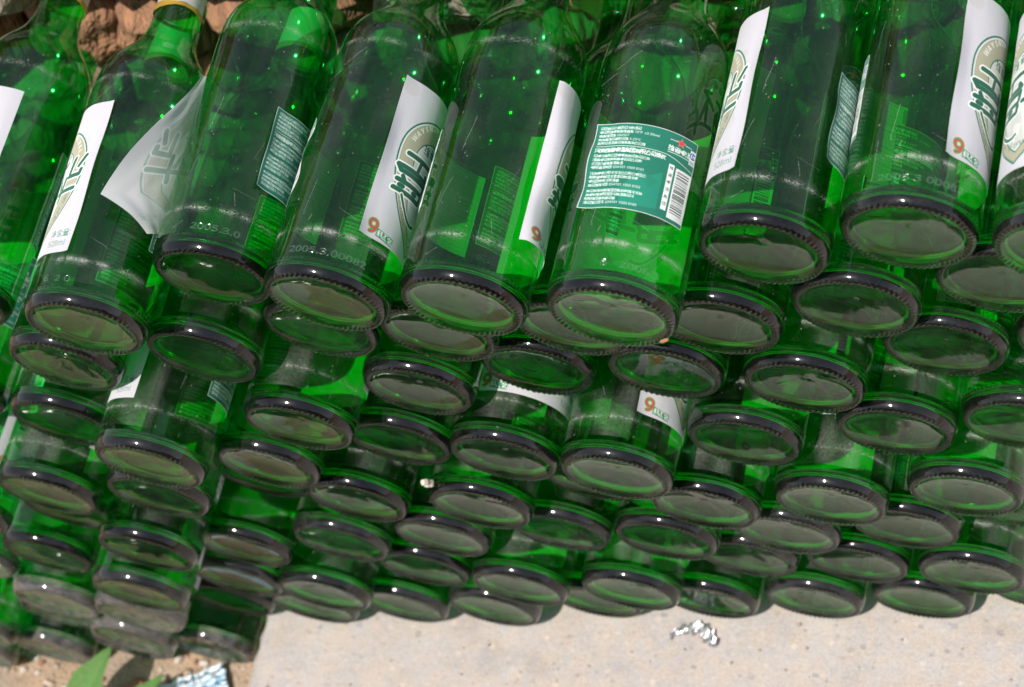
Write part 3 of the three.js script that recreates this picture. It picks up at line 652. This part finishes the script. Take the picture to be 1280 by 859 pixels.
// weed with pointed leaves
{
  const leafMap = dataTexture(128, 256, (i, j) => { const u = Math.abs(i / 128 - 0.5) * 2, v = j / 256, vein = Math.abs(((v * 9 - u * 2.2) % 1 + 1) % 1 - 0.5), k = 0.5 * smooth(0.07, 0, vein) + 0.8 * smooth(0.07, 0.01, u) + 0.25 * noise3(i / 20, j / 20, 3) + 0.12 * noise3(i / 4, j / 4, 8), brown = smooth(0.62, 0.8, noise3(i / 14, j / 14, 30)); return [0.085 + 0.05 * k + 0.15 * brown, 0.24 + 0.10 * k - 0.05 * brown, 0.04 + 0.03 * k]; }, true);
  const leafMat = new THREE.MeshPhysicalMaterial({ map: leafMap, roughness: 0.75, transmission: 0.35, thickness: 0, side: THREE.DoubleSide,
    bumpMap: dataTexture(128, 128, (i, j) => { const u = Math.abs(i / 128 - 0.5) * 2, v = j / 128, vein = Math.abs(((v * 9 - u * 2.2) % 1 + 1) % 1 - 0.5); const h = 0.6 + 0.25 * smooth(0, 0.2, vein) - 0.4 * smooth(0.08, 0, u) + 0.06 * noise3(i / 3, j / 3, 1); return [h, h, h]; }), bumpScale: 0.0008 });
  const stemMat = new THREE.MeshStandardMaterial({ color: new THREE.Color().setRGB(0.16, 0.30, 0.08), roughness: 0.7 });
  const leaf = (length, width, from, to, sag) => {
    const n = 18, m = 8, v = [], uv = [], idx = [], dir = to.clone().sub(from), side = new THREE.Vector3().crossVectors(dir, new THREE.Vector3(0, 1, 0)).normalize(), up = new THREE.Vector3().crossVectors(side, dir).normalize();
    for (let j = 0; j <= n; j++) for (let i = 0; i <= m; i++) {
      const t = j / n, u = i / m * 2 - 1, w = width / 2 * Math.pow(Math.sin(Math.PI * Math.pow(t, 0.62)), 0.85) * (t > 0.98 ? 0.3 : 1);
      const p = from.clone().addScaledVector(dir, t).addScaledVector(side, u * w).addScaledVector(up, Math.abs(u) * w * 0.32 + sag * Math.sin(Math.PI * t) + 0.0012 * Math.sin(t * 17 + u * 2) * Math.abs(u));
      v.push(p.x, p.y, p.z); uv.push(i / m, t);
    }
    for (let j = 0; j < n; j++) for (let i = 0; i < m; i++) { const a = j * (m + 1) + i; idx.push(a, a + 1, a + m + 1, a + 1, a + m + 2, a + m + 1); }
    const g = new THREE.BufferGeometry(); g.setAttribute('position', new THREE.Float32BufferAttribute(v, 3)); g.setAttribute('uv', new THREE.Float32BufferAttribute(uv, 2)); g.setIndex(idx); g.computeVertexNormals(); return g;
  };
  const V = (x, y, z) => new THREE.Vector3(x, y, z), w = thing('weed', 0, 0, 0);
  tag(w, 'small weed with bright green pointed leaves on the soil', 'plant');
  mesh('leaf', leaf(0, 0.036, V(-0.632, -0.030, 0.182), V(-0.608, -0.004, 0.121), 0.006), leafMat, w);
  mesh('leaf', leaf(0, 0.022, V(-0.600, -0.042, 0.176), V(-0.569, -0.031, 0.131), 0.004), leafMat, w);
  mesh('leaf', leaf(0, 0.030, V(-0.634, -0.032, 0.186), V(-0.680, -0.020, 0.235), 0.006), leafMat, w);
  mesh('stem', new THREE.TubeGeometry(new THREE.CatmullRomCurve3([V(-0.618, GROUND - 0.004, 0.19), V(-0.622, -0.045, 0.186), V(-0.632, -0.031, 0.183)]), 10, 0.0013, 6), stemMat, w);
  mesh('stem', new THREE.TubeGeometry(new THREE.CatmullRomCurve3([V(-0.619, -0.055, 0.189), V(-0.61, -0.048, 0.184), V(-0.600, -0.042, 0.177)]), 10, 0.001, 6), stemMat, w);
}
// crumpled sheets: foil scrap on the slab, printed wrapper on the soil
function crumpled(w, d, nx, nz, height, s, outline) {
  const v = [], uv = [], idx = [];
  for (let j = 0; j <= nz; j++) for (let i = 0; i <= nx; i++) {
    let x = (i / nx - 0.5) * w, z = (j / nz - 0.5) * d;
    const ridge = (f, o) => 1 - Math.abs(noise3(x * f + s, z * f, o + s));
    const y = height * (0.7 * ridge(55, 1) ** 2 + 0.4 * ridge(130, 4) ** 2 + 0.15 * ridge(300, 8));
    if (outline) [x, z] = outline(i / nx * 2 - 1, j / nz * 2 - 1, x, z);
    v.push(x, y, z); uv.push(i / nx, j / nz);
  }
  for (let j = 0; j < nz; j++) for (let i = 0; i < nx; i++) { const a = j * (nx + 1) + i; idx.push(a, a + nx + 1, a + 1, a + 1, a + nx + 1, a + nx + 2); }
  const g = new THREE.BufferGeometry(); g.setAttribute('position', new THREE.Float32BufferAttribute(v, 3)); g.setAttribute('uv', new THREE.Float32BufferAttribute(uv, 2)); g.setIndex(idx); const f = g.toNonIndexed(); f.computeVertexNormals(); return f;
}
{
  const foil = new THREE.MeshStandardMaterial({ color: new THREE.Color().setRGB(0.8, 0.8, 0.83), metalness: 0.9, roughness: 0.28, side: THREE.DoubleSide });
  const g = crumpled(0.036, 0.009, 36, 10, 0.0045, 3, (u, v, x, z) => [x * (1 - 0.25 * Math.max(0, v) * (u > 0.2 ? 1 : 0)), z * (0.5 + 0.9 * Math.abs(noise3(u * 3, 2, 5))) + 0.010 * u * u - 0.004 + 0.004 * noise3(u * 4, v, 9)]);
  const f = tag(mesh('foil_scrap', g, foil, scene), 'crumpled strip of silver foil on the concrete slab', 'foil');
  f.position.set(-0.1290, 0.0006, 0.0465); f.rotation.y = -0.05;
  const [c, x] = canvas(256, 256);
  x.fillStyle = '#cfdde4'; x.fillRect(0, 0, 256, 256);
  for (let n = 0; n < 40; n++) { x.strokeStyle = pick(['#3f7fa6', '#2b4e6b', '#eef3f5', '#7fb0c8']); x.lineWidth = between(3, 12); x.beginPath(); const y = random() * 256; x.moveTo(-10, y); x.bezierCurveTo(80, y + between(-20, 20), 160, y + between(-20, 20), 270, y + between(-20, 20)); x.stroke(); }
  const wrap = new THREE.MeshStandardMaterial({ map: paperTexture(c), roughness: 0.3, side: THREE.DoubleSide });
  const p = tag(mesh('wrapper', crumpled(0.058, 0.040, 30, 22, 0.009, 9), wrap, scene), 'crumpled blue and white plastic wrapper on the soil', 'litter');
  p.position.set(-0.548, GROUND + 0.001, 0.139); p.rotation.y = 0.5;
  const crumb = new THREE.MeshStandardMaterial({ color: new THREE.Color().setRGB(0.66, 0.58, 0.5), roughness: 0.9 });
  const w = tag(mesh('plaster_crumb', mergeGeometries([stoneGeometry(0.0042, 0.0065, 0.005, 41), stoneGeometry(0.0038, 0.0045, 0.004, 12).translate(0.0016, 0.0048, -0.001)]), crumb, scene), 'small whitish crumb wedged between two bottles in the middle', 'crumb');
  w.position.set(-0.2585, 0.2475, 0.041); w.rotation.set(0.4, 0.2, 0.5);
  const clay = new THREE.MeshStandardMaterial({ color: new THREE.Color().setRGB(0.36, 0.17, 0.09), roughness: 0.9 });
  const k = tag(mesh('clay_chip', stoneGeometry(0.0062, 0.0016, 0.0018, 77), clay, scene), 'tiny orange clay chip on the rim of a top row bottle', 'chip');
  k.position.set(-0.0585, 0.4485, 0.0190); k.rotation.z = 0.6;
}

renderer.render(scene, camera);
